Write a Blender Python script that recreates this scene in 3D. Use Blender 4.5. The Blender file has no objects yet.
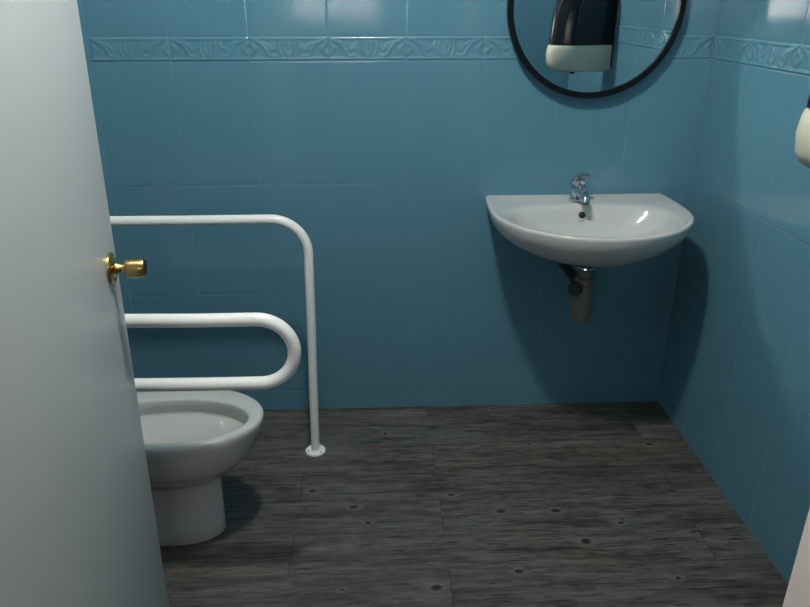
import bpy, bmesh, math, random
import numpy as np
from mathutils import Vector, Matrix

C = bpy.context.scene.collection
SC = bpy.context.scene
PI = math.pi
R = math.radians

# ------------------------------------------------------------------ measurements (metres)
XR = 1.112          # right wall
XL = -1.10          # left wall
YF = -1.75          # inner face of the doorway wall
YO = -1.87          # outer face of the doorway wall
ZC = 2.62           # ceiling
ZB = 1.2966         # lower edge of the relief border
BH = 0.074          # border height
TH = 0.403          # tile height
TW = 0.25           # tile width
D, H = 2.4204, 1.4786

# ------------------------------------------------------------------ helpers
def link(o, parent=None):
    C.objects.link(o)
    if parent is not None:
        o.parent = parent
    return o

def obj(name, bm, mat, parent=None, smooth=True, kind=None, angle=None):
    me = bpy.data.meshes.new(name)
    bmesh.ops.recalc_face_normals(bm, faces=bm.faces)
    bm.to_mesh(me); bm.free()
    if mat is not None:
        me.materials.append(mat)
    if smooth:
        for p in me.polygons:
            p.use_smooth = True
        if angle:
            try:
                me.set_sharp_from_angle(angle=R(angle))
            except Exception:
                pass
    o = bpy.data.objects.new(name, me)
    link(o, parent)
    if kind:
        o['kind'] = kind
    return o

def empty(name, loc, rz=0.0):
    o = bpy.data.objects.new(name, None)
    o.empty_display_size = 0.05
    o.location = loc
    o.rotation_euler = (0, 0, rz)
    return link(o)

def tag(o, label, cat=None, group=None, kind=None):
    o['label'] = label
    if cat: o['category'] = cat
    if group: o['group'] = group
    if kind: o['kind'] = kind
    return o

def add_box(bm, lo, hi, bevel=0.0, seg=2):
    r = bmesh.ops.create_cube(bm, size=1.0)
    vs = r['verts']
    for v in vs:
        v.co = Vector([lo[i] + (v.co[i] + .5) * (hi[i] - lo[i]) for i in range(3)])
    if bevel > 0:
        es = {e for v in vs for e in v.link_edges}
        bmesh.ops.bevel(bm, geom=list(es), offset=bevel, segments=seg, profile=.5, affect='EDGES')

def box(name, lo, hi, mat, parent=None, bevel=0.0, kind=None, seg=2):
    bm = bmesh.new(); add_box(bm, lo, hi, bevel, seg)
    return obj(name, bm, mat, parent, smooth=bevel > 0, kind=kind, angle=40 if bevel > 0 else None)

def add_rings(bm, rings, cap0=True, cap1=True, closed=True):
    """Loft a list of point loops of equal length."""
    vr = [[bm.verts.new(p) for p in r] for r in rings]
    n = len(rings[0])
    m = n if closed else n - 1
    for a, b in zip(vr[:-1], vr[1:]):
        for i in range(m):
            j = (i + 1) % n
            bm.faces.new((a[i], a[j], b[j], b[i]))
    if cap0: bm.faces.new(vr[0][::-1])
    if cap1: bm.faces.new(vr[-1])
    return vr

def add_lathe(bm, prof, mat4=None, n=40):
    """prof: list of (radius, height) around local Z."""
    rings = []
    for r, h in prof:
        r = max(r, 1e-5)
        rings.append([Vector((r * math.cos(2 * PI * i / n), r * math.sin(2 * PI * i / n), h)) for i in range(n)])
    if mat4 is not None:
        rings = [[mat4 @ p for p in g] for g in rings]
    add_rings(bm, rings)

def axis_matrix(loc, direction):
    q = Vector(direction).normalized().to_track_quat('Z', 'Y')
    return Matrix.Translation(loc) @ q.to_matrix().to_4x4()

def add_tube(bm, path, r, n=20, rads=None):
    """Round tube swept along a polyline (rotation-minimising frame)."""
    pts = [Vector(p) for p in path]
    T = []
    for i in range(len(pts)):
        a = pts[max(i - 1, 0)]; b = pts[min(i + 1, len(pts) - 1)]
        T.append((b - a).normalized())
    up = Vector((0, 0, 1)) if abs(T[0].z) < .9 else Vector((0, 1, 0))
    N = (up - T[0] * up.dot(T[0])).normalized()
    rings = []
    for i, p in enumerate(pts):
        if i:
            q = T[i - 1].rotation_difference(T[i]); N = q @ N
            N = (N - T[i] * N.dot(T[i])).normalized()
        B = T[i].cross(N)
        rr = rads[i] if rads else r
        rings.append([p + (N * math.cos(2 * PI * k / n) + B * math.sin(2 * PI * k / n)) * rr for k in range(n)])
    add_rings(bm, rings)

def arc(c, r, a0, a1, n, plane='xz', y=0.0):
    out = []
    for i in range(n + 1):
        a = R(a0 + (a1 - a0) * i / n)
        out.append(Vector((c[0] + r * math.cos(a), y, c[1] + r * math.sin(a))))
    return out

# ------------------------------------------------------------------ node helpers
class NT:
    def __init__(self, name):
        self.m = bpy.data.materials.new(name)
        self.m.use_nodes = True
        self.t = self.m.node_tree
        self.t.nodes.clear()
        self.out = self.t.nodes.new('ShaderNodeOutputMaterial')
        self.b = self.t.nodes.new('ShaderNodeBsdfPrincipled')
        self.l(self.b.outputs[0], self.out.inputs[0])
    def l(self, a, b): self.t.links.new(a, b)
    def n(self, t, **kw):
        nd = self.t.nodes.new(t)
        for k, v in kw.items(): setattr(nd, k, v)
        return nd
    def put(self, sock, v):
        if isinstance(v, bpy.types.NodeSocket): self.l(v, sock)
        else: sock.default_value = v
    def math(self, op, a, b=0.0, c=0.0, clamp=False):
        nd = self.n('ShaderNodeMath', operation=op); nd.use_clamp = clamp
        for s, v in zip(nd.inputs, (a, b, c)): self.put(s, v)
        return nd.outputs[0]
    def smooth(self, v, a, b, lo=0.0, hi=1.0):
        nd = self.n('ShaderNodeMapRange', interpolation_type='SMOOTHSTEP')
        self.put(nd.inputs['Value'], v)
        nd.inputs['From Min'].default_value = a; nd.inputs['From Max'].default_value = b
        nd.inputs['To Min'].default_value = lo; nd.inputs['To Max'].default_value = hi
        return nd.outputs[0]
    def mix(self, f, a, b):
        nd = self.n('ShaderNodeMix', data_type='RGBA')
        self.put(nd.inputs[0], f)
        self.put(nd.inputs[6], a); self.put(nd.inputs[7], b)
        return nd.outputs[2]
    def xyz(self):
        tc = self.n('ShaderNodeTexCoord'); s = self.n('ShaderNodeSeparateXYZ')
        self.l(tc.outputs['Object'], s.inputs[0])
        return tc.outputs['Object'], s.outputs
    def comb(self, x, y, z=0.0):
        nd = self.n('ShaderNodeCombineXYZ')
        for s, v in zip(nd.inputs, (x, y, z)): self.put(s, v)
        return nd.outputs[0]
    def noise(self, vec, scale, detail=3, rough=.5, out='Fac'):
        nd = self.n('ShaderNodeTexNoise')
        if vec is not None: self.l(vec, nd.inputs['Vector'])
        nd.inputs['Scale'].default_value = scale
        nd.inputs['Detail'].default_value = detail
        nd.inputs['Roughness'].default_value = rough
        return nd.outputs[out]
    def white(self, vec):
        nd = self.n('ShaderNodeTexWhiteNoise', noise_dimensions='3D')
        self.l(vec, nd.inputs['Vector'])
        s = self.n('ShaderNodeSeparateColor'); self.l(nd.outputs['Color'], s.inputs[0])
        return s.outputs
    def bump(self, h, strength=1.0, dist=1.0):
        nd = self.n('ShaderNodeBump')
        nd.inputs['Strength'].default_value = strength
        nd.inputs['Distance'].default_value = dist
        self.l(h, nd.inputs['Height'])
        self.l(nd.outputs[0], self.b.inputs['Normal'])
    def set(self, **kw):
        for k, v in kw.items():
            self.put(self.b.inputs[k.replace('_', ' ')], v)
        return self.m

def col(r, g, b): return (r, g, b, 1.0)

def plain(name, c, rough=.4, metal=0.0, var=.05, scale=25.0, bump=0.0, coat=0.0, ior=1.5):
    k = NT(name)
    v, _ = k.xyz()
    f = k.noise(v, scale, 4)
    dk = tuple(x * (1 - var) for x in c); lt = tuple(min(1, x * (1 + var)) for x in c)
    k.set(Base_Color=k.mix(f, col(*dk), col(*lt)), Roughness=rough, Metallic=metal, IOR=ior)
    if coat: k.b.inputs['Coat Weight'].default_value = coat; k.b.inputs['Coat Roughness'].default_value = .05
    if bump: k.bump(f, 1.0, bump)
    return k.m

TILE = (.089, .217, .292)
GROUT = (.110, .230, .295)

def tile_mat(name, axis, u0):
    """Glazed wall tiles in straight columns with a relief border zone left plain."""
    k = NT(name)
    v, s = k.xyz()
    u = k.math('DIVIDE', k.math('SUBTRACT', s[axis], u0), TW)
    z = s[2]
    lo = k.math('DIVIDE', k.math('SUBTRACT', ZB, z), TH)
    hi = k.math('DIVIDE', k.math('SUBTRACT', z, ZB + BH), TH)
    above = k.math('GREATER_THAN', z, ZB + BH * .5)
    vv = k.math('ADD', k.math('MULTIPLY', hi, above), k.math('MULTIPLY', lo, k.math('SUBTRACT', 1.0, above)))
    fu = k.math('FRACT', u); fv = k.math('FRACT', vv)
    du = k.math('MULTIPLY', k.math('SUBTRACT', .5, k.math('ABSOLUTE', k.math('SUBTRACT', fu, .5))), TW)
    dv = k.math('MULTIPLY', k.math('SUBTRACT', .5, k.math('ABSOLUTE', k.math('SUBTRACT', fv, .5))), TH)
    # no joint inside the border strip itself (the border tiles carry their own)
    d = k.math('MINIMUM', du, dv)
    cell = k.comb(k.math('FLOOR', u), k.math('ADD', k.math('FLOOR', vv), k.math('MULTIPLY', above, 37.0)), 3.0)
    w = k.white(cell)
    face = k.smooth(d, .0004, .0013)
    pillow = k.smooth(d, 0.0, .0055)
    wav = k.noise(v, 5.0, 2, .4)
    tilt = k.math('ADD', k.math('MULTIPLY', k.math('SUBTRACT', w[0], .5), fu),
                  k.math('MULTIPLY', k.math('SUBTRACT', w[1], .5), fv))
    h = k.math('ADD', k.math('MULTIPLY', pillow, .00035), k.math('MULTIPLY', face, .00025))
    h = k.math('ADD', h, k.math('MULTIPLY', wav, .0007))
    h = k.math('ADD', h, k.math('MULTIPLY', tilt, .0016))
    mott = k.noise(v, 3.0, 4, .6)
    base = k.mix(mott, col(*(x * .94 for x in TILE)), col(*(x * 1.06 for x in TILE)))
    base = k.mix(k.math('MULTIPLY', w[2], .10), base, col(*(x * .8 for x in TILE)))
    k.set(Base_Color=k.mix(face, col(*GROUT), base), Roughness=k.math('ADD', .10, k.math('MULTIPLY', k.math('SUBTRACT', 1.0, face), .5)))
    k.bump(h, 1.0, 1.0)
    return k.m

def border_mat():
    k = NT('glazed_border')
    v, s = k.xyz()
    mott = k.noise(v, 9.0, 4, .6)
    k.set(Base_Color=k.mix(mott, col(*(x * .95 for x in TILE)), col(*(x * 1.08 for x in TILE))), Roughness=.14)
    return k.m

KNOTS = [(-.085, -.594, 1.0), (.149, -.942, 1.2), (-.223, -.509, 1.0), (.227, -.549, .8), (.022, -.185, .8),
         (-.041, -.67, .7), (-.11, -.938, .6), (.607, -.78, 1.3), (.549, -.639, 1.0), (.375, -.636, 1.1),
         (.384, -.892, .9), (.821, -.935, .7), (.445, -.03, .8), (.972, -.297, .9), (.539, -.278, .6), (.735, -.705, .7)]

def floor_mat():
    k = NT('grey_wood_plank_vinyl')
    v, s = k.xyz()
    x, y = s[0], s[1]
    PW, PL = .154, 1.22
    rv = k.math('DIVIDE', k.math('ADD', y, .26), PW)
    row = k.math('FLOOR', rv)
    fv = k.math('FRACT', rv)
    odd = k.math('FLOORED_MODULO', row, 2.0)
    # even rows (counted from y=-0.26 up) joint at x = -0.262, odd rows at 0.188
    ru = k.math('DIVIDE', k.math('SUBTRACT', x, k.math('ADD', -.262, k.math('MULTIPLY', odd, .45))), PL)
    cu = k.math('FLOOR', ru); fu = k.math('FRACT', ru)
    dv = k.math('MULTIPLY', k.math('SUBTRACT', .5, k.math('ABSOLUTE', k.math('SUBTRACT', fv, .5))), PW)
    du = k.math('MULTIPLY', k.math('SUBTRACT', .5, k.math('ABSOLUTE', k.math('SUBTRACT', fu, .5))), PL)
    w = k.white(k.comb(row, cu, 11.0))
    off = k.math('MULTIPLY', w[0], 9.0)
    # knots bend the grain
    kd = None
    for kx, ky, ks in KNOTS:
        a = k.math('DIVIDE', k.math('SUBTRACT', x, kx), .016 * ks)
        b = k.math('DIVIDE', k.math('SUBTRACT', y, ky), .0105 * ks)
        d2 = k.math('SQRT', k.math('ADD', k.math('MULTIPLY', a, a), k.math('MULTIPLY', b, b)))
        kd = d2 if kd is None else k.math('MINIMUM', kd, d2)
    halo = k.smooth(kd, .6, 3.2, 1.0, 0.0)
    gy = k.math('ADD', y, k.math('MULTIPLY', halo, .012))
    wob = k.noise(k.comb(k.math('MULTIPLY', x, 5.0), k.math('MULTIPLY', y, 14.0), off), 1.0, 3, .5)
    gy = k.math('ADD', gy, k.math('MULTIPLY', wob, .030))
    g1 = k.noise(k.comb(k.math('ADD', k.math('MULTIPLY', x, 2.6), off), k.math('MULTIPLY', gy, 42.0), off), 1.0, 5, .62)
    g2 = k.noise(k.comb(k.math('ADD', k.math('MULTIPLY', x, 12.0), off), k.math('MULTIPLY', gy, 150.0), off), 1.0, 4, .65)
    g3 = k.noise(k.comb(k.math('ADD', k.math('MULTIPLY', x, 3.4), off), k.math('MULTIPLY', gy, 13.0), off), 1.0, 4, .6)
    blotch = k.noise(k.comb(k.math('MULTIPLY', x, 22.0), k.math('MULTIPLY', y, 40.0), off), 1.0, 4, .7)
    t = k.math('ADD', k.math('MULTIPLY', g1, .40), k.math('ADD', k.math('MULTIPLY', g2, .52), k.math('MULTIPLY', g3, .34)))
    t = k.math('ADD', t, k.math('MULTIPLY', blotch, .22))
    f = k.smooth(t, .52, 1.00)
    warm = k.mix(f, col(.021, .0195, .0175), col(.168, .153, .133))
    cool = k.mix(f, col(.019, .0195, .0195), col(.136, .143, .140))
    c = k.mix(k.smooth(k.math('ADD', k.math('MULTIPLY', w[1], .35), k.math('MULTIPLY', g3, .7)), .30, .80), warm, cool)
    c = k.mix(k.math('MULTIPLY', w[2], .14), c, col(.030, .029, .028))
    # short dark checks in the grain
    chk = k.noise(k.comb(k.math('MULTIPLY', x, 11.0), k.math('MULTIPLY', gy, 95.0), 4.0), 1.0, 3, .55)
    c = k.mix(k.smooth(chk, .58, .70, 0.0, .75), c, col(.014, .013, .012))
    # knot: pale halo, dark ring and heart, ragged by the fine grain
    kr = k.math('ADD', kd, k.math('MULTIPLY', k.math('SUBTRACT', blotch, .5), 1.9))
    c = k.mix(k.math('MULTIPLY', k.smooth(kr, .9, 2.6, 1.0, 0.0), .40), c, col(.155, .145, .125))
    ring = k.math('MULTIPLY', k.smooth(kr, .30, 1.15, 1.0, 0.0), k.smooth(g2, .25, .6, .7, 1.0))
    c = k.mix(ring, c, col(.010, .009, .008))
    gap = k.math('MINIMUM', k.smooth(dv, .0001, .0007, .45, 1.0), k.smooth(du, .0003, .0012))
    c = k.mix(gap, col(.012, .012, .012), c)
    k.set(Base_Color=c, Roughness=k.math('ADD', .48, k.math('MULTIPLY', f, .12)))
    k.b.inputs['Specular IOR Level'].default_value = .35
    h = k.math('ADD', k.math('MULTIPLY', f, .0004), k.math('MULTIPLY', gap, .0006))
    k.bump(h, .8, 1.0)
    return k.m

def emit(name, c, strength):
    k = NT(name)
    k.set(Base_Color=col(.8, .8, .8), Roughness=.4)
    k.b.inputs['Emission Color'].default_value = col(*c)
    k.b.inputs['Emission Strength'].default_value = strength
    return k.m

# ------------------------------------------------------------------ materials
M_back = tile_mat('blue_tiles_back', 0, XR - .0045)
M_side = tile_mat('blue_tiles_side', 1, 0.0)
M_border = border_mat()
M_floor = floor_mat()
M_ceil = plain('ceiling_paint', (.24, .245, .24), .8)
M_corr = plain('corridor_paint', (.22, .24, .25), .7)
M_door = plain('door_paint', (.520, .548, .545), .42, var=.025, scale=6.0)
M_jamb = plain('jamb_paint', (.86, .77, .73), .45, var=.03, scale=10)
M_porc = plain('white_porcelain', (.50, .51, .495), .10, var=.02, scale=8, coat=.3)
M_toil = plain('toilet_porcelain', (.50, .515, .50), .11, var=.02, scale=8, coat=.3)
M_rail = plain('white_enamel', (.80, .81, .795), .28, var=.03, scale=30)
M_chrome = plain('chrome', (.62, .66, .69), .08, 1.0, var=.05)
M_brass = plain('brass', (.50, .37, .15), .27, 1.0, var=.10, scale=60)
M_black = plain('black_metal', (.006, .008, .010), .30, var=.1, ior=1.25)
M_blackp = plain('black_plastic', (.010, .012, .016), .16, var=.1)
M_cream = plain('cream_plastic', (.62, .60, .47), .25, var=.04, scale=12)
M_trap = plain('grey_pvc', (.15, .145, .115), .45, var=.10, scale=40)
M_trapd = plain('dark_rubber', (.02, .025, .027), .5)
M_dark = plain('dark_void', (.006, .007, .008), .6)
M_steel = plain('screw_steel', (.35, .36, .36), .35, 1.0)
k = NT('mirror_silver'); v_, s_ = k.xyz()
k.set(Base_Color=k.mix(k.noise(v_, 4, 2), col(.86, .90, .90), col(.87, .91, .91)), Metallic=1.0, Roughness=0.0)
M_mirror = k.m
M_lamp = emit('lamp_glow', (1.0, .97, .89), 540.0)
M_win = emit('corridor_window_glow', (1.0, .89, .85), 5.2)
M_fill = emit('corridor_fill_glow', (1.0, .90, .82), 62.0)  # glow of the fill lamp added in the corridor

# ------------------------------------------------------------------ the room shell
def setting(o, label):
    o['kind'] = 'structure'; o['label'] = label
    return o

setting(box('floor', (-2.0, -3.75, -.06), (1.9, .1, 0.0), M_floor), 'dark grey brown wood plank floor')
setting(box('wall_back', (XL - .1, 0.0, 0.0), (XR + .1, .1, ZC), M_back), 'blue glazed tile wall behind the basin')
setting(box('wall_right', (XR, YF, 0.0), (XR + .1, 0.0, ZC), M_side), 'blue glazed tile wall right of the basin')
setting(box('wall_left', (XL - .1, YF, 0.0), (XL, 0.0, ZC), M_side), 'blue glazed tile wall behind the toilet')
setting(box('ceiling', (XL - .1, YO, ZC), (XR + .1, .1, ZC + .08), M_ceil), 'plain pale ceiling')

# wall with the doorway (opening from DX0 to DX1, up to DZ)
DX0, DX1, DZ = -.50, .565, 2.10
bm = bmesh.new()
add_box(bm, (XL - .1, YO, 0), (DX0, YF, ZC))
add_box(bm, (DX1, YO, 0), (XR + .1, YF, ZC))
add_box(bm, (DX0, YO, DZ), (DX1, YF, ZC))
setting(obj('wall_front', bm, M_back, smooth=False), 'wall with the doorway')
# door lining
JT = .042
o = setting(box('trim_1', (DX1 - JT, YO - .012, 0), (DX1, YF + .012, DZ), M_jamb, bevel=.004), 'pale pinkish white door jamb at the right edge')
setting(box('trim_2', (DX0, YO - .012, 0), (DX0 + .02, YF - .05, DZ), M_jamb, bevel=.004), 'door jamb on the hinge side')
setting(box('trim_3', (DX0 + .02, YO - .012, DZ - JT), (DX1 - JT, YF + .012, DZ), M_jamb, bevel=.004), 'door head lining')

# corridor behind the camera
setting(box('wall_corridor_back', (-2.0, -3.75, 0), (1.9, -3.65, ZC), M_corr), 'corridor wall opposite the doorway')
setting(box('wall_corridor_left', (-2.0, -3.65, 0), (-1.9, YO, ZC), M_corr), 'corridor end wall on the left')
setting(box('wall_corridor_right', (1.8, -3.65, 0), (1.9, YO, ZC), M_corr), 'corridor end wall on the right')
bm = bmesh.new()
add_box(bm, (-1.9, YO - .001, 0), (XL - .1, YO + .1, ZC)); add_box(bm, (XR + .1, YO - .001, 0), (1.8, YO + .1, ZC))
setting(obj('wall_corridor_front', bm, M_corr, smooth=False), 'corridor wall beside the doorway')
setting(box('ceiling_corridor', (-2.0, -3.75, ZC), (1.9, YO, ZC + .08), M_ceil), 'corridor ceiling')
WX0, WX1, WZ0, WZ1 = -1.22, 0.06, 1.34, 1.66
w1 = setting(box('window_1', (WX0, -3.648, WZ0), (WX1, -3.640, WZ1), M_win), 'frosted corridor window')
bm = bmesh.new()
for lo, hi in (((WX0 - .05, WZ0 - .05), (WX0, WZ1 + .05)), ((WX1, WZ0 - .05), (WX1 + .05, WZ1 + .05)),
               ((WX0, WZ0 - .05), (WX1, WZ0)), ((WX0, WZ1), (WX1, WZ1 + .05))):
    add_box(bm, (lo[0], -3.65, lo[1]), (hi[0], -3.625, hi[1]))
obj('window_frame', bm, M_jamb, w1, smooth=False)

# ------------------------------------------------------------------ relief border tiles
def seg_dist(U, V, pts):
    d = np.full(U.shape, 9.0)
    for (ax, ay), (bx, by) in zip(pts[:-1], pts[1:]):
        vx, vy = bx - ax, by - ay
        t = np.clip(((U - ax) * vx + (V - ay) * vy) / (vx * vx + vy * vy + 1e-9), 0, 1)
        d = np.minimum(d, np.hypot(U - ax - t * vx, V - ay - t * vy))
    return d

def bez(p0, p1, p2, n=10):
    return [tuple((1 - t) ** 2 * p0[i] + 2 * t * (1 - t) * p1[i] + t * t * p2[i] for i in (0, 1)) for t in np.linspace(0, 1, n)]

def border_height(nu, nv):
    """One tile, in units of the border height: u 0..TW/BH, v 0..1."""
    A = TW / BH
    U, V = np.meshgrid(np.linspace(0, A, nu), np.linspace(0, 1, nv), indexing='ij')
    h = np.zeros_like(U)
    def ridge(pts, w, a=1.0):
        nonlocal h
        d = seg_dist(U, V, pts)
        h = np.maximum(h, a * np.exp(-(d / w) ** 2))
    # rails along both edges
    for vv in (.085, .915):
        h = np.maximum(h, 1.0 * np.exp(-((V - vv) / .040) ** 2))
    for s in (0, 1):
        m = (lambda p: [(A - x, y) for x, y in p]) if s else (lambda p: p)
        # half diamond at the joint
        ridge(m([(0, .80), (.26, .5), (0, .20)]), .050)
        # sweeping leaf from the top corner down towards the middle, with veins
        ridge(m(bez((.18, .84), (.62, .78), (.82, .24))), .055, 1.0)
        ridge(m(bez((.40, .80), (.80, .74), (1.00, .40))), .045, .8)
        ridge(m(bez((.82, .24), (.95, .16), (1.12, .22))), .050, .9)
        ridge(m(bez((.86, .46), (1.06, .42), (1.14, .60))), .045, .7)
        # palmette in the middle
        ridge(m(bez((A / 2, .18), (A / 2 - .32, .42), (A / 2 - .20, .80))), .050, .9)
        ridge(m(bez((A / 2 - .30, .20), (A / 2 - .50, .50), (A / 2 - .40, .80))), .045, .7)
    ridge([(A / 2, .25), (A / 2, .72)], .040, .8)
    edge = np.minimum(np.minimum(V, 1 - V) / .035, np.minimum(U, A - U) / .035)
    k = np.clip(edge, 0, 1)
    return (.0012 + .0030 * h) * k

def border(parent, p0, du, nrm, ntiles, first=0.0):
    """Border strip starting at p0, running along du, standing proud along nrm."""
    nu, nv = 60, 22
    hh = border_height(nu, nv)
    bm = bmesh.new()
    p0 = Vector(p0); du = Vector(du); nrm = Vector(nrm)
    for t in range(ntiles):
        g = []
        for i in range(nu):
            g.append([bm.verts.new(p0 + du * (first + TW * (t + i / (nu - 1))) + Vector((0, 0, BH * j / (nv - 1))) + nrm * float(hh[i, j] - .0004)) for j in range(nv)])
        for i in range(nu - 1):
            for j in range(nv - 1):
                bm.faces.new((g[i][j], g[i + 1][j], g[i + 1][j + 1], g[i][j + 1]))
    me = bpy.data.meshes.new('border_tiles')
    bm.normal_update(); bm.to_mesh(me); bm.free()
    me.materials.append(M_border)
    for p in me.polygons: p.use_smooth = True
    o = bpy.data.objects.new('border_tiles', me); link(o, parent)
    o['label'] = 'raised border strip with leaves and diamonds'
    return o
WB = bpy.data.objects['wall_back']; WRt = bpy.data.objects['wall_right']; WLf = bpy.data.objects['wall_left']
border(WB, (XR - .0045 - TW * 8, 0, ZB), (1, 0, 0), (0, -1, 0), 8)
border(WRt, (XR, 0, ZB), (0, -1, 0), (-1, 0, 0), 7)
border(WLf, (XL, -1.75, ZB), (0, 1, 0), (1, 0, 0), 7)

# ------------------------------------------------------------------ door with brass knob
hinge = Vector((-.469, -1.778, 0)); tip = Vector((-.537, -1.052, 0))
dv_ = tip - hinge
DW = dv_.length
bm = bmesh.new(); add_box(bm, (0, 0, .008), (DW, .040, 2.04), .0025, 2)
door = obj('door_1', bm, M_door, angle=40)
door.location = hinge; door.rotation_euler = (R(.95), 0, math.atan2(dv_.y, dv_.x))
setting(door, 'plain white door standing open at the left edge')
KX, KZ = DW - .053, 1.000
A4 = axis_matrix((KX, 0, KZ), (0, -1, 0))
bm = bmesh.new()
add_lathe(bm, [(.0, .006), (.0120, .006), (.0125, .013), (.0095, .017), (.0078, .022), (.0078, .0275), (.0115, .0285), (.0165, .0295), (.0182, .0315),
               (.0190, .036), (.0192, .052), (.0190, .0615), (.0182, .0645), (.0160, .0655), (.0150, .065), (.0, .065)], A4, 48)
kn = obj('door_knob', bm, M_brass, door, angle=50)
kn['label'] = 'brass cylinder knob'
bm = bmesh.new()
add_lathe(bm, [(0, 0), (.0315, 0), (.0320, .003), (.0300, .0060), (.023, .0080), (.0160, .0100), (.0140, .012), (.0, .012)], A4, 48)
obj('knob_rosette', bm, M_brass, kn, angle=50)['label'] = 'round brass rosette'
bm = bmesh.new(); add_lathe(bm, [(0, .0645), (.0146, .0645), (.0142, .0657), (0, .0657)], A4, 32)
obj('knob_end', bm, M_dark, kn, angle=40)['label'] = 'dark end of the knob'
bm = bmesh.new()
add_box(bm, (DW - .0005, .012, KZ - .055), (DW + .0015, .028, KZ + .055))
obj('latch_plate', bm, M_brass, door, smooth=False)

# ------------------------------------------------------------------ grab rails by the toilet
YP = -.284
rail = empty('floor_mounted_grab_rail', (-.229, YP, 0))
tag(rail, 'white tubular grab rail bending down to a round plate on the floor behind the toilet', 'grab rail')
def loc(parent, o):
    """Keep world-built meshes in place under a parent placed elsewhere."""
    o.matrix_parent_inverse = (Matrix.Translation(parent.location) @ parent.rotation_euler.to_matrix().to_4x4()).inverted()
    return o
bx, br, zt = -.214, .112, .855
path = [Vector((XL + .008, YP, zt + .002)), Vector((-.8, YP, zt + .001))] + [Vector((x, YP, zt)) for x in (-.6, -.45)]
path += arc((bx - br, zt - br), br, 90, 0, 14, y=YP)
path += [Vector((bx - .004, YP, .5)), Vector((bx - .010, YP, .25)), Vector((bx - .015, YP, .006))]
bm = bmesh.new(); add_tube(bm, path, .0152, 24)
loc(rail, obj('rail_tube', bm, M_rail, rail, angle=60))
fx = bx - .015
bm = bmesh.new()
add_lathe(bm, [(0, 0), (.035, 0), (.0355, .003), (.034, .0055), (.030, .0065), (.0185, .007), (.0180, .010), (0, .010)], Matrix.Translation((fx, YP, 0)), 40)
loc(rail, obj('floor_plate', bm, M_rail, rail, angle=45))
for a in (200, 320, 80):
    bm = bmesh.new()
    add_lathe(bm, [(0, .0), (.0042, .0), (.0040, .0014), (.0, .002)], Matrix.Translation((fx + .0262 * math.cos(R(a)), YP + .0262 * math.sin(R(a)), .0062)), 12)
    loc(rail, obj('screw', bm, M_steel, rail))
bm = bmesh.new()
add_lathe(bm, [(0, 0), (.036, 0), (.036, .005), (.032, .007), (0, .007)], axis_matrix((XL, YP, zt + .002), (1, 0, 0)), 32)
loc(rail, obj('wall_plate', bm, M_rail, rail, angle=45))

YL = -.905
zu, zl, xe = .797, .629, -.282
rl = (zu - zl) / 2
fold = empty('fold_down_grab_rail', (XL + .02, YL, .716))
tag(fold, 'white U shaped fold down grab rail over the near side of the toilet', 'grab rail')
path = [Vector((XL + .03, YL, zu + .006)), Vector((-.6, YL, zu + .003)), Vector((-.42, YL, zu))]
path += arc((xe, (zu + zl) / 2), rl, 90, -90, 26, y=YL)
path += [Vector((-.42, YL, zl)), Vector((-.6, YL, zl + .002)), Vector((XL + .03, YL, zl + .004))]
bm = bmesh.new(); add_tube(bm, path, .0162, 24)
loc(fold, obj('rail_tube', bm, M_rail, fold, angle=60))
bm = bmesh.new(); add_box(bm, (XL, YL - .05, .58), (XL + .012, YL + .05, .86), .004)
loc(fold, obj('wall_plate', bm, M_rail, fold, angle=40))
bm = bmesh.new()
add_box(bm, (XL + .010, YL - .026, zl - .03), (XL + .05, YL + .026, zu + .03), .006)
loc(fold, obj('hinge_bracket', bm, M_rail, fold, angle=40))

# ------------------------------------------------------------------ toilet
TCY = -.675
def egg(xf, xb, hw, z, xm=None, n=72, p=2.0, pb=2.6, cy=TCY):
    """Egg-shaped loop: front tip xf, back xb, widest at xm."""
    out = []
    for i in range(n):
        a = 2 * PI * i / n
        c, s = math.cos(a), math.sin(a)
        if c >= 0:
            x = xm + (xf - xm) * abs(c) ** (2 / p); y = hw * math.copysign(abs(s) ** (2 / p), s)
        else:
            x = xm - (xm - xb) * abs(c) ** (2 / pb); y = hw * math.copysign(abs(s) ** (2 / pb), s)
        out.append(Vector((x, cy + y, z)))
    return out
toilet = empty('toilet', (-.66, TCY, 0))
tag(toilet, 'white porcelain toilet without a seat, partly hidden by the open door', 'toilet')
sec = [  # z, front, half width, widest x, back
    (.000, -.474, .073, -.60, -.93), (.006, -.471, .0755, -.60, -.935), (.043, -.4705, .0735, -.60, -.93), (.12, -.470, .070, -.60, -.93), (.17, -.470, .070, -.60, -.93),
    (.198, -.468, .0715, -.60, -.93), (.208, -.461, .076, -.60, -.93), (.217, -.448, .085, -.59, -.93), (.229, -.430, .098, -.59, -.92),
    (.245, -.412, .113, -.585, -.90), (.262, -.394, .130, -.585, -.88), (.290, -.374, .145, -.58, -.865), (.32, -.356, .156, -.58, -.85),
    (.35, -.342, .1625, -.58, -.84), (.372, -.332, .166, -.58, -.84), (.386, -.3285, .167, -.58, -.84), (.395, -.3285, .1665, -.58, -.84), (.400, -.332, .164, -.58, -.838),
    (.402, -.338, .159, -.58, -.833),
    # over the rim and down inside
    (.4015, -.358, .1195, -.58, -.80), (.4008, -.364, .1145, -.58, -.79), (.3985, -.3675, .1115, -.58, -.785), (.3945, -.369, .1102, -.58, -.78), (.374, -.366, .1130, -.58, -.78), (.355, -.361, .1180, -.58, -.78),
    (.349, -.3605, .1185, -.58, -.78), (.343, -.366, .1135, -.58, -.78),
    (.335, -.381, .104, -.58, -.775), (.322, -.402, .092, -.585, -.76), (.302, -.435, .075, -.59, -.74), (.277, -.47, .057, -.60, -.72), (.245, -.50, .045, -.60, -.70), (.225, -.51, .040, -.60, -.69)]
bm = bmesh.new()
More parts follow.
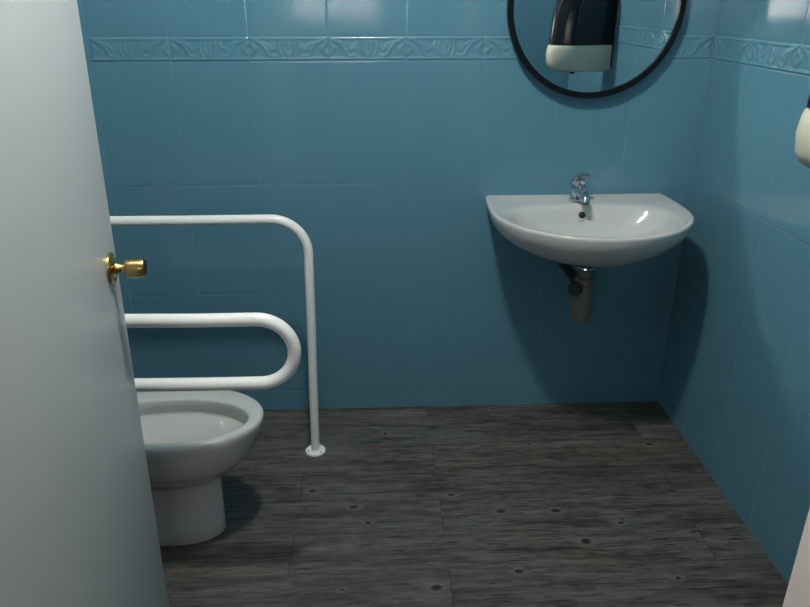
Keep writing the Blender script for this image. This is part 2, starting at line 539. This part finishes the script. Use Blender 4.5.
add_rings(bm, [egg(f, b, w, z, m, cy=TCY - (.021 if i >= 19 else 0)) for i, (z, f, w, m, b) in enumerate(sec)])
loc(toilet, obj('bowl', bm, M_toil, toilet, angle=70))
bm = bmesh.new()
add_rings(bm, [egg(-.502, -.698, .044, .243, -.60, cy=TCY - .021), egg(-.503, -.697, .0435, .2455, -.60, cy=TCY - .021)])
k = NT('toilet_water'); k.set(Base_Color=col(.35, .40, .40), Roughness=.02); v_, s_ = k.xyz(); k.bump(k.noise(v_, 12, 2), .2, .0005)
loc(toilet, obj('water', bm, k.m, toilet, smooth=False))
bm = bmesh.new(); add_box(bm, (-1.09, TCY - .155, .415), (-.905, TCY + .155, .76), .02, 3)
cis = loc(toilet, obj('cistern', bm, M_toil, toilet, angle=40))
bm = bmesh.new(); add_box(bm, (-1.094, TCY - .162, .76), (-.898, TCY + .162, .79), .010, 3)
loc(toilet, obj('cistern_lid', bm, M_toil, toilet, angle=40))
bm = bmesh.new(); add_box(bm, (-1.08, TCY - .13, .20), (-.78, TCY + .13, .416), .03, 3)
loc(toilet, obj('cistern_shelf', bm, M_toil, toilet, angle=40))
bm = bmesh.new(); add_lathe(bm, [(0, 0), (.022, 0), (.022, .005), (.018, .007), (0, .007)], Matrix.Translation((-1.0, TCY, .789)), 28)
loc(toilet, obj('flush_button', bm, M_chrome, toilet, angle=40))

# ------------------------------------------------------------------ wash basin
BX, BZ = .695, .850
NB = 144
cen = (BX, -.27)
def basin_outline():
    pts = []
    for i in range(0, 121):                       # front half ellipse, right to left
        a = -PI * i / 120
        pts.append((BX + .323 * math.cos(a), -.200 + .302 * math.sin(a)))
    pts += [(BX - .322, -.12), (BX - .318, -.05), (BX - .313, -.006), (BX - .307, 0.0)]
    pts += [(BX + .307, 0.0), (BX + .313, -.006), (BX + .318, -.05), (BX + .322, -.12)]
    return pts
OUT = basin_outline()
corner_ang = [math.atan2(0 - cen[1], s * .307) for s in (1, -1)] + [math.atan2(-.006 - cen[1], s * .313) for s in (1, -1)]
ANG = [2 * PI * i / NB - PI for i in range(NB)]
for ca in corner_ang:                              # snap the nearest angle onto each back corner
    j = min(range(NB), key=lambda i: abs(ANG[i] - ca)); ANG[j] = ca
ANG.sort()
def cast(poly, a):
    dx, dy = math.cos(a), math.sin(a); best = 0
    for (x0, y0), (x1, y1) in zip(poly, poly[1:] + poly[:1]):
        ex, ey = x1 - x0, y1 - y0
        den = dx * ey - dy * ex
        if abs(den) < 1e-12: continue
        t = ((x0 - cen[0]) * ey - (y0 - cen[1]) * ex) / den
        s = ((x0 - cen[0]) * dy - (y0 - cen[1]) * dx) / den
        if t > 0 and -1e-6 <= s <= 1 + 1e-6: best = max(best, t)
    return best
ORAD = [cast(OUT, a) for a in ANG]
def rim_z(y):     # the front of the rim sits a touch lower than the back
    return .004 * max(0, (-y - .1) / .4)
def outer_loop(z, sx, sy, inset=0.0):
    out = []
    for a, r in zip(ANG, ORAD):
        r2 = r
        x = cen[0] + r2 * math.cos(a); y = cen[1] + r2 * math.sin(a)
        X = BX + (x - BX) * sx; Y = y * sy
        if inset:
            dxx, dyy = X - BX, Y - cen[1]
            l = math.hypot(dxx, dyy); X -= dxx / l * inset
            Y = min(Y - dyy / l * inset, -.0005) if Y > -.02 else Y - dyy / l * inset
        out.append(Vector((X, min(Y, -.0005), z - rim_z(y) * (1 if z > .8 else 0))))
    return out
def inner_rad(a, hx, yf, yb, n=2.5):
    """Radius of the bowl opening: superellipse with different front/back reach from cen."""
    c, s = math.cos(a), math.sin(a)
    b = (yb - cen[1]) if s > 0 else (cen[1] - yf)
    p = 3.2 if s > 0 else 2.1
    return (abs(c / hx) ** p + abs(s / b) ** p) ** (-1 / p)
def inner_loop(z, hx, yf, yb, drop=True):
    return [Vector((cen[0] + inner_rad(a, hx, yf, yb) * math.cos(a), cen[1] + inner_rad(a, hx, yf, yb) * math.sin(a),
                    z - (rim_z(cen[1] + inner_rad(a, hx, yf, yb) * math.sin(a)) if drop else 0))) for a in ANG]
rings = []
for z, sx, sy in [(.698, .10, .50), (.699, .26, .56), (.702, .40, .64), (.709, .54, .72), (.723, .67, .80), (.742, .78, .87), (.764, .865, .925), (.785, .925, .960), (.806, .967, .983), (.824, .988, .994), (.838, .998, .999), (.844, 1.0, 1.0)]:
    rings.append(outer_loop(z, sx, sy))
rings.append(outer_loop(.8482, 1, 1, .0018))
rings.append(outer_loop(.8500, 1, 1, .006))
rings.append(outer_loop(.8495, 1, 1, .016))
def blend(A_, B_, t, dz=0): return [a.lerp(b, t) + Vector((0, 0, dz)) for a, b in zip(A_, B_)]
L0 = rings[-1]; L1 = inner_loop(.8405, .272, -.470, -.118)
rings += [blend(L0, L1, .35, -.0005), blend(L0, L1, .75, -.0005), L1]
for z, hx, yf, yb in [(.836, .264, -.464, -.124), (.828, .256, -.457, -.1285), (.815, .246, -.447, -.134), (.795, .228, -.430, -.141), (.772, .200, -.405, -.152), (.752, .160, -.372, -.170), (.738, .112, -.335, -.195), (.731, .065, -.308, -.225), (.729, .026, -.294, -.246)]:
    rings.append(inner_loop(z, hx, yf, yb, z > .80))
bm = bmesh.new(); add_rings(bm, rings)
basin = empty('wash_basin', (BX, 0, .69))
tag(basin, 'white half round ceramic wash basin hung on the blue tiles under the round mirror', 'basin')
loc(basin, obj('bowl', bm, M_porc, basin, angle=75))
bm = bmesh.new(); add_lathe(bm, [(0, .7285), (.023, .7285), (.0235, .7305), (.020, .7325), (.012, .7318), (0, .7318)], Matrix.Translation((BX, -.27, 0)), 32)
loc(basin, obj('drain', bm, M_chrome, basin, angle=40))
on = Vector((0, -.93, .36)).normalized()
bm = bmesh.new(); add_lathe(bm, [(0, 0), (.0112, 0), (.0112, .0045), (.0100, .0052), (0, .0052)], axis_matrix(Vector((BX - .004, -.1335, .8115)), on), 28)
loc(basin, obj('overflow_hole', bm, M_dark, basin, angle=40))['label'] = 'round dark overflow hole'
bm = bmesh.new(); add_box(bm, (BX - .014, -.1425, .7915), (BX + .006, -.137, .7945), .0008, 1)
loc(basin, obj('overflow_slot', bm, M_dark, basin, angle=40))

# tap: a thing of its own standing on the basin
FX, FY, FZ = .688, -.068, .8482
tap = empty('basin_tap', (FX, FY, FZ))
tag(tap, 'small chrome single lever mixer tap on the back ledge of the basin', 'tap')
bm = bmesh.new()
add_lathe(bm, [(0, 0), (.0265, 0), (.027, .003), (.0265, .007), (.0255, .012), (.0245, .035), (.0245, .050), (.0225, .055), (0, .055)], Matrix.Translation((FX, FY, FZ)), 36)
loc(tap, obj('body', bm, M_chrome, tap, angle=40))
bm = bmesh.new()
sp = [(FX, FY - .006, FZ + .032), (FX, FY - .030, FZ + .038), (FX, FY - .060, FZ + .038), (FX, FY - .085, FZ + .034), (FX, FY - .101, FZ + .026), (FX, FY - .104, FZ + .014)]
add_tube(bm, sp, .014, 20, [.019, .018, .0165, .015, .0145, .0135])
spt = loc(tap, obj('spout', bm, M_chrome, tap, angle=50))
bm = bmesh.new(); add_lathe(bm, [(0, 0), (.0105, 0), (.0105, .004), (0, .004)], axis_matrix((FX, FY - .104, FZ + .0115), (0, 0, 1)), 20)
loc(tap, obj('aerator', bm, M_dark, spt, angle=40)).matrix_parent_inverse = Matrix.Identity(4)
bpy.data.objects['aerator'].matrix_parent_inverse = (tap.matrix_basis).inverted() if False else Matrix.Translation(-Vector((FX, FY, FZ)))
spt.matrix_parent_inverse = Matrix.Translation(-Vector((FX, FY, FZ)))
bpy.data.objects['aerator'].matrix_parent_inverse = Matrix.Identity(4)
bm = bmesh.new()
add_lathe(bm, [(0, .0555), (.0225, .0555), (.0245, .059), (.0240, .068), (.018, .074), (0, .076)], Matrix.Translation((FX, FY, FZ)), 32)
lv = []
for t, wd, th in ((0, .019, .016), (.25, .0215, .016), (.6, .0225, .014), (.92, .0225, .011), (1.0, .0205, .008)):
    y = FY - .004 - .052 * t; z = FZ + .073 + .024 * t
    lv.append([Vector((FX + sx * wd, y + 0.3 * sz * th * .5, z + sz * th)) for sx, sz in ((-1, -.5), (-.9, .4), (-.3, .5), (.3, .5), (.9, .4), (1, -.5))])
add_rings(bm, lv)
loc(tap, obj('lever', bm, M_chrome, tap, angle=35))

# bottle trap under the basin
TX, TY = .680, -.27
trap = empty('bottle_trap', (TX, TY, .49))
tag(trap, 'grey plastic bottle trap with a wall pipe under the basin', 'drain trap')
T0 = Matrix.Translation((TX, TY, 0))
bm = bmesh.new(); add_lathe(bm, [(0, .681), (.033, .681), (.034, .6775), (.030, .674), (0, .674)], T0, 36)
loc(trap, obj('flange', bm, M_chrome, trap, angle=40))['label'] = 'shiny metal drain flange'
bm = bmesh.new(); add_lathe(bm, [(0, .675), (.0185, .675), (.0185, .61), (0, .61)], T0, 28)
loc(trap, obj('inlet_tube', bm, M_trap, trap, angle=40))
bm = bmesh.new()
add_lathe(bm, [(0, .642), (.026, .642), (.030, .638), (.0305, .622), (.027, .620), (.0325, .618), (.0335, .600), (.0315, .598), (.031, .592), (0, .592)], T0, 32)
loc(trap, obj('locking_nut', bm, M_trap, trap, angle=35))
bm = bmesh.new()
add_lathe(bm, [(0, .600), (.0325, .600), (.0325, .535), (.0325, .533), (.033, .516), (.031, .498), (.026, .486), (.016, .480), (0, .479)], T0, 36)
loc(trap, obj('bottle', bm, M_trap, trap, angle=35))
bm = bmesh.new()
add_tube(bm, [Vector((TX - .01, TY + .02, .608)), Vector((TX - .012, -.12, .608)), Vector((TX - .012, -.02, .608)), Vector((TX - .012, .004, .608))], .0165, 20)
loc(trap, obj('outlet_pipe', bm, M_trapd, trap, angle=60))['label'] = 'dark outlet pipe to the wall'
bm = bmesh.new()
cd = Vector((-.62, -.72, .12)).normalized()
add_lathe(bm, [(0, 0), (.020, 0), (.0235, .004), (.0235, .026), (.0205, .029), (0, .029)], axis_matrix(Vector((TX - .022, TY - .006, .606)), cd), 28)
loc(trap, obj('cleaning_cap', bm, M_trapd, trap, angle=35))['label'] = 'dark round cap on the side of the trap'

# ------------------------------------------------------------------ round mirror
MX, MZ, MR = .7045, 1.461, .2825
mir = empty('round_mirror', (MX, 0, MZ), R(.36))
tag(mir, 'round wall mirror with a thin black metal frame above the basin', 'mirror')
FWD = axis_matrix((0, 0, 0), (0, -1, 0))
bm = bmesh.new()
prof = [(MR - .0185, .012), (MR - .0185, .0365), (MR - .017, .038), (MR - .0015, .038), (MR, .0365), (MR, .012)]
n = 128
rings = [[FWD @ Vector((r * math.cos(2 * PI * i / n), r * math.sin(2 * PI * i / n), h)) for i in range(n)] for r, h in prof]
rings.append(rings[0]); add_rings(bm, rings[:-1], False, False)
vs = list(bm.verts); 
for i in range(n):
    j = (i + 1) % n
    bm.faces.new((vs[(len(prof) - 1) * n + i], vs[(len(prof) - 1) * n + j], vs[j], vs[i]))
obj('frame', bm, M_black, mir, angle=35)['label'] = 'thin black frame'
bm = bmesh.new()
add_lathe(bm, [(0, .014), (MR - .018, .014), (MR - .018, .030), (0, .030)], FWD, 128)
o = obj('glass', bm, M_mirror, mir, smooth=False); o['label'] = 'silvered mirror glass'
bm = bmesh.new()
add_box(bm, (-.04, -.016, .16), (.04, .0015, .20))
obj('hanger', bm, M_black, mir, smooth=False)

# ------------------------------------------------------------------ dispenser on the right wall
disp = empty('dispenser', (XR, -1.085, 1.17))
tag(disp, 'black and cream wall dispenser at the right edge on the blue tiles', 'dispenser')
def dsec(z, dep, hw, n=48, p=3.4):
    """Plan section: flat on the wall, rounded front; wall at local x=0, front to -x."""
    out = []
    for i in range(n):
        a = -PI / 2 + PI * i / (n - 1)
        c, s = math.cos(a), math.sin(a)
        d_ = (dep + .014) * abs(c) ** (2 / p)
        out.append(Vector((-.004 - d_, hw * math.copysign(abs(s) ** (2 / p), s) * (.40 + .60 * min(1, d_ / dep / .70)) * .86, z)))
    return out
bm = bmesh.new()
add_rings(bm, [dsec(*t) for t in ((0, .222, .082), (.004, .246, .092), (.014, .262, .099), (.035, .273, .103), (.070, .278, .104), (.100, .274, .103), (.112, .270, .102), (.115, .265, .100))])
obj('lower_shell', bm, M_cream, disp, angle=40)['label'] = 'cream lower shell'
bm = bmesh.new()
add_rings(bm, [dsec(*t) for t in ((.1155, .262, .098), (.118, .268, .1005), (.17, .266, .100), (.25, .258, .098), (.33, .240, .093), (.38, .216, .088), (.398, .198, .082), (.408, .170, .070))])
obj('upper_cover', bm, M_blackp, disp, angle=40)['label'] = 'glossy black upper cover'
bm = bmesh.new(); add_lathe(bm, [(0, 0), (.014, 0), (.012, -.010), (.007, -.014), (0, -.014)], Matrix.Translation((-.17, 0, .001)), 24)
obj('nozzle', bm, M_dark, disp, angle=40)
bm = bmesh.new(); add_box(bm, (-.006, -.045, .02), (0, .045, .39))
obj('back_plate', bm, M_blackp, disp, smooth=False)

# ------------------------------------------------------------------ ceiling lamp (out of the frame, lights the room)
LX, LY = -.05, -1.20
lamp = empty('ceiling_lamp', (LX, LY, ZC))
tag(lamp, 'round ceiling lamp with a small glowing globe in the middle of the room', 'lamp')
bm = bmesh.new(); add_lathe(bm, [(0, 0), (.055, 0), (.055, -.02), (.035, -.035), (.022, -.045), (0, -.045)], None, 32)
obj('lamp_base', bm, M_rail, lamp, angle=40)
bm = bmesh.new(); bmesh.ops.create_uvsphere(bm, u_segments=32, v_segments=20, radius=.062)
for v in bm.verts: v.co.z -= .105
obj('globe', bm, M_lamp, lamp)

CLX, CLY = 1.35, -2.95
fill_lamp = empty('ceiling_lamp', (CLX, CLY, ZC))  # unseen fill lamp, added to brighten and warm the open door
tag(fill_lamp, 'added unseen warm fill lamp on the corridor ceiling outside the doorway', 'lamp')
bm = bmesh.new(); add_lathe(bm, [(0, 0), (.055, 0), (.055, -.02), (.035, -.035), (.022, -.045), (0, -.045)], None, 32)
obj('lamp_base', bm, M_rail, fill_lamp, angle=40)
bm = bmesh.new(); bmesh.ops.create_uvsphere(bm, u_segments=32, v_segments=20, radius=.095)
for v in bm.verts: v.co.z -= .138
obj('globe', bm, M_fill, fill_lamp)

# ------------------------------------------------------------------ world, camera, view
wd = bpy.data.worlds.new('World'); SC.world = wd; wd.use_nodes = True
wd.node_tree.nodes['Background'].inputs[0].default_value = (.02, .022, .025, 1)
wd.node_tree.nodes['Background'].inputs[1].default_value = 0.2
cam = bpy.data.cameras.new('camera'); co = bpy.data.objects.new('camera', cam); C.objects.link(co)
cam.sensor_width = 36.0; cam.sensor_fit = 'HORIZONTAL'; cam.lens = 711.87 / 810 * 36.0
cam.clip_start = .02
co.location = (0, -D, H)
co.rotation_euler = (R(90 - 23.142), R(0.0704), R(-2.4495))
SC.camera = co
SC.view_settings.view_transform = 'Standard'
SC.view_settings.look = 'None'
SC.view_settings.exposure = 0.0
SC.view_settings.gamma = 1.0
SC.view_settings.use_curve_mapping = False
cy = SC.cycles
cy.use_denoising = True
cy.caustics_reflective = True; cy.caustics_refractive = True
cy.max_bounces = 10; cy.diffuse_bounces = 6; cy.glossy_bounces = 6
cy.sample_clamp_indirect = 160.0; cy.sample_clamp_direct = 0.0
cy.blur_glossy = 0.08
cy.use_adaptive_sampling = False
try:
    cy.use_guiding = True
    cy.use_surface_guiding = True
    cy.guiding_training_samples = 64
except Exception:
    pass
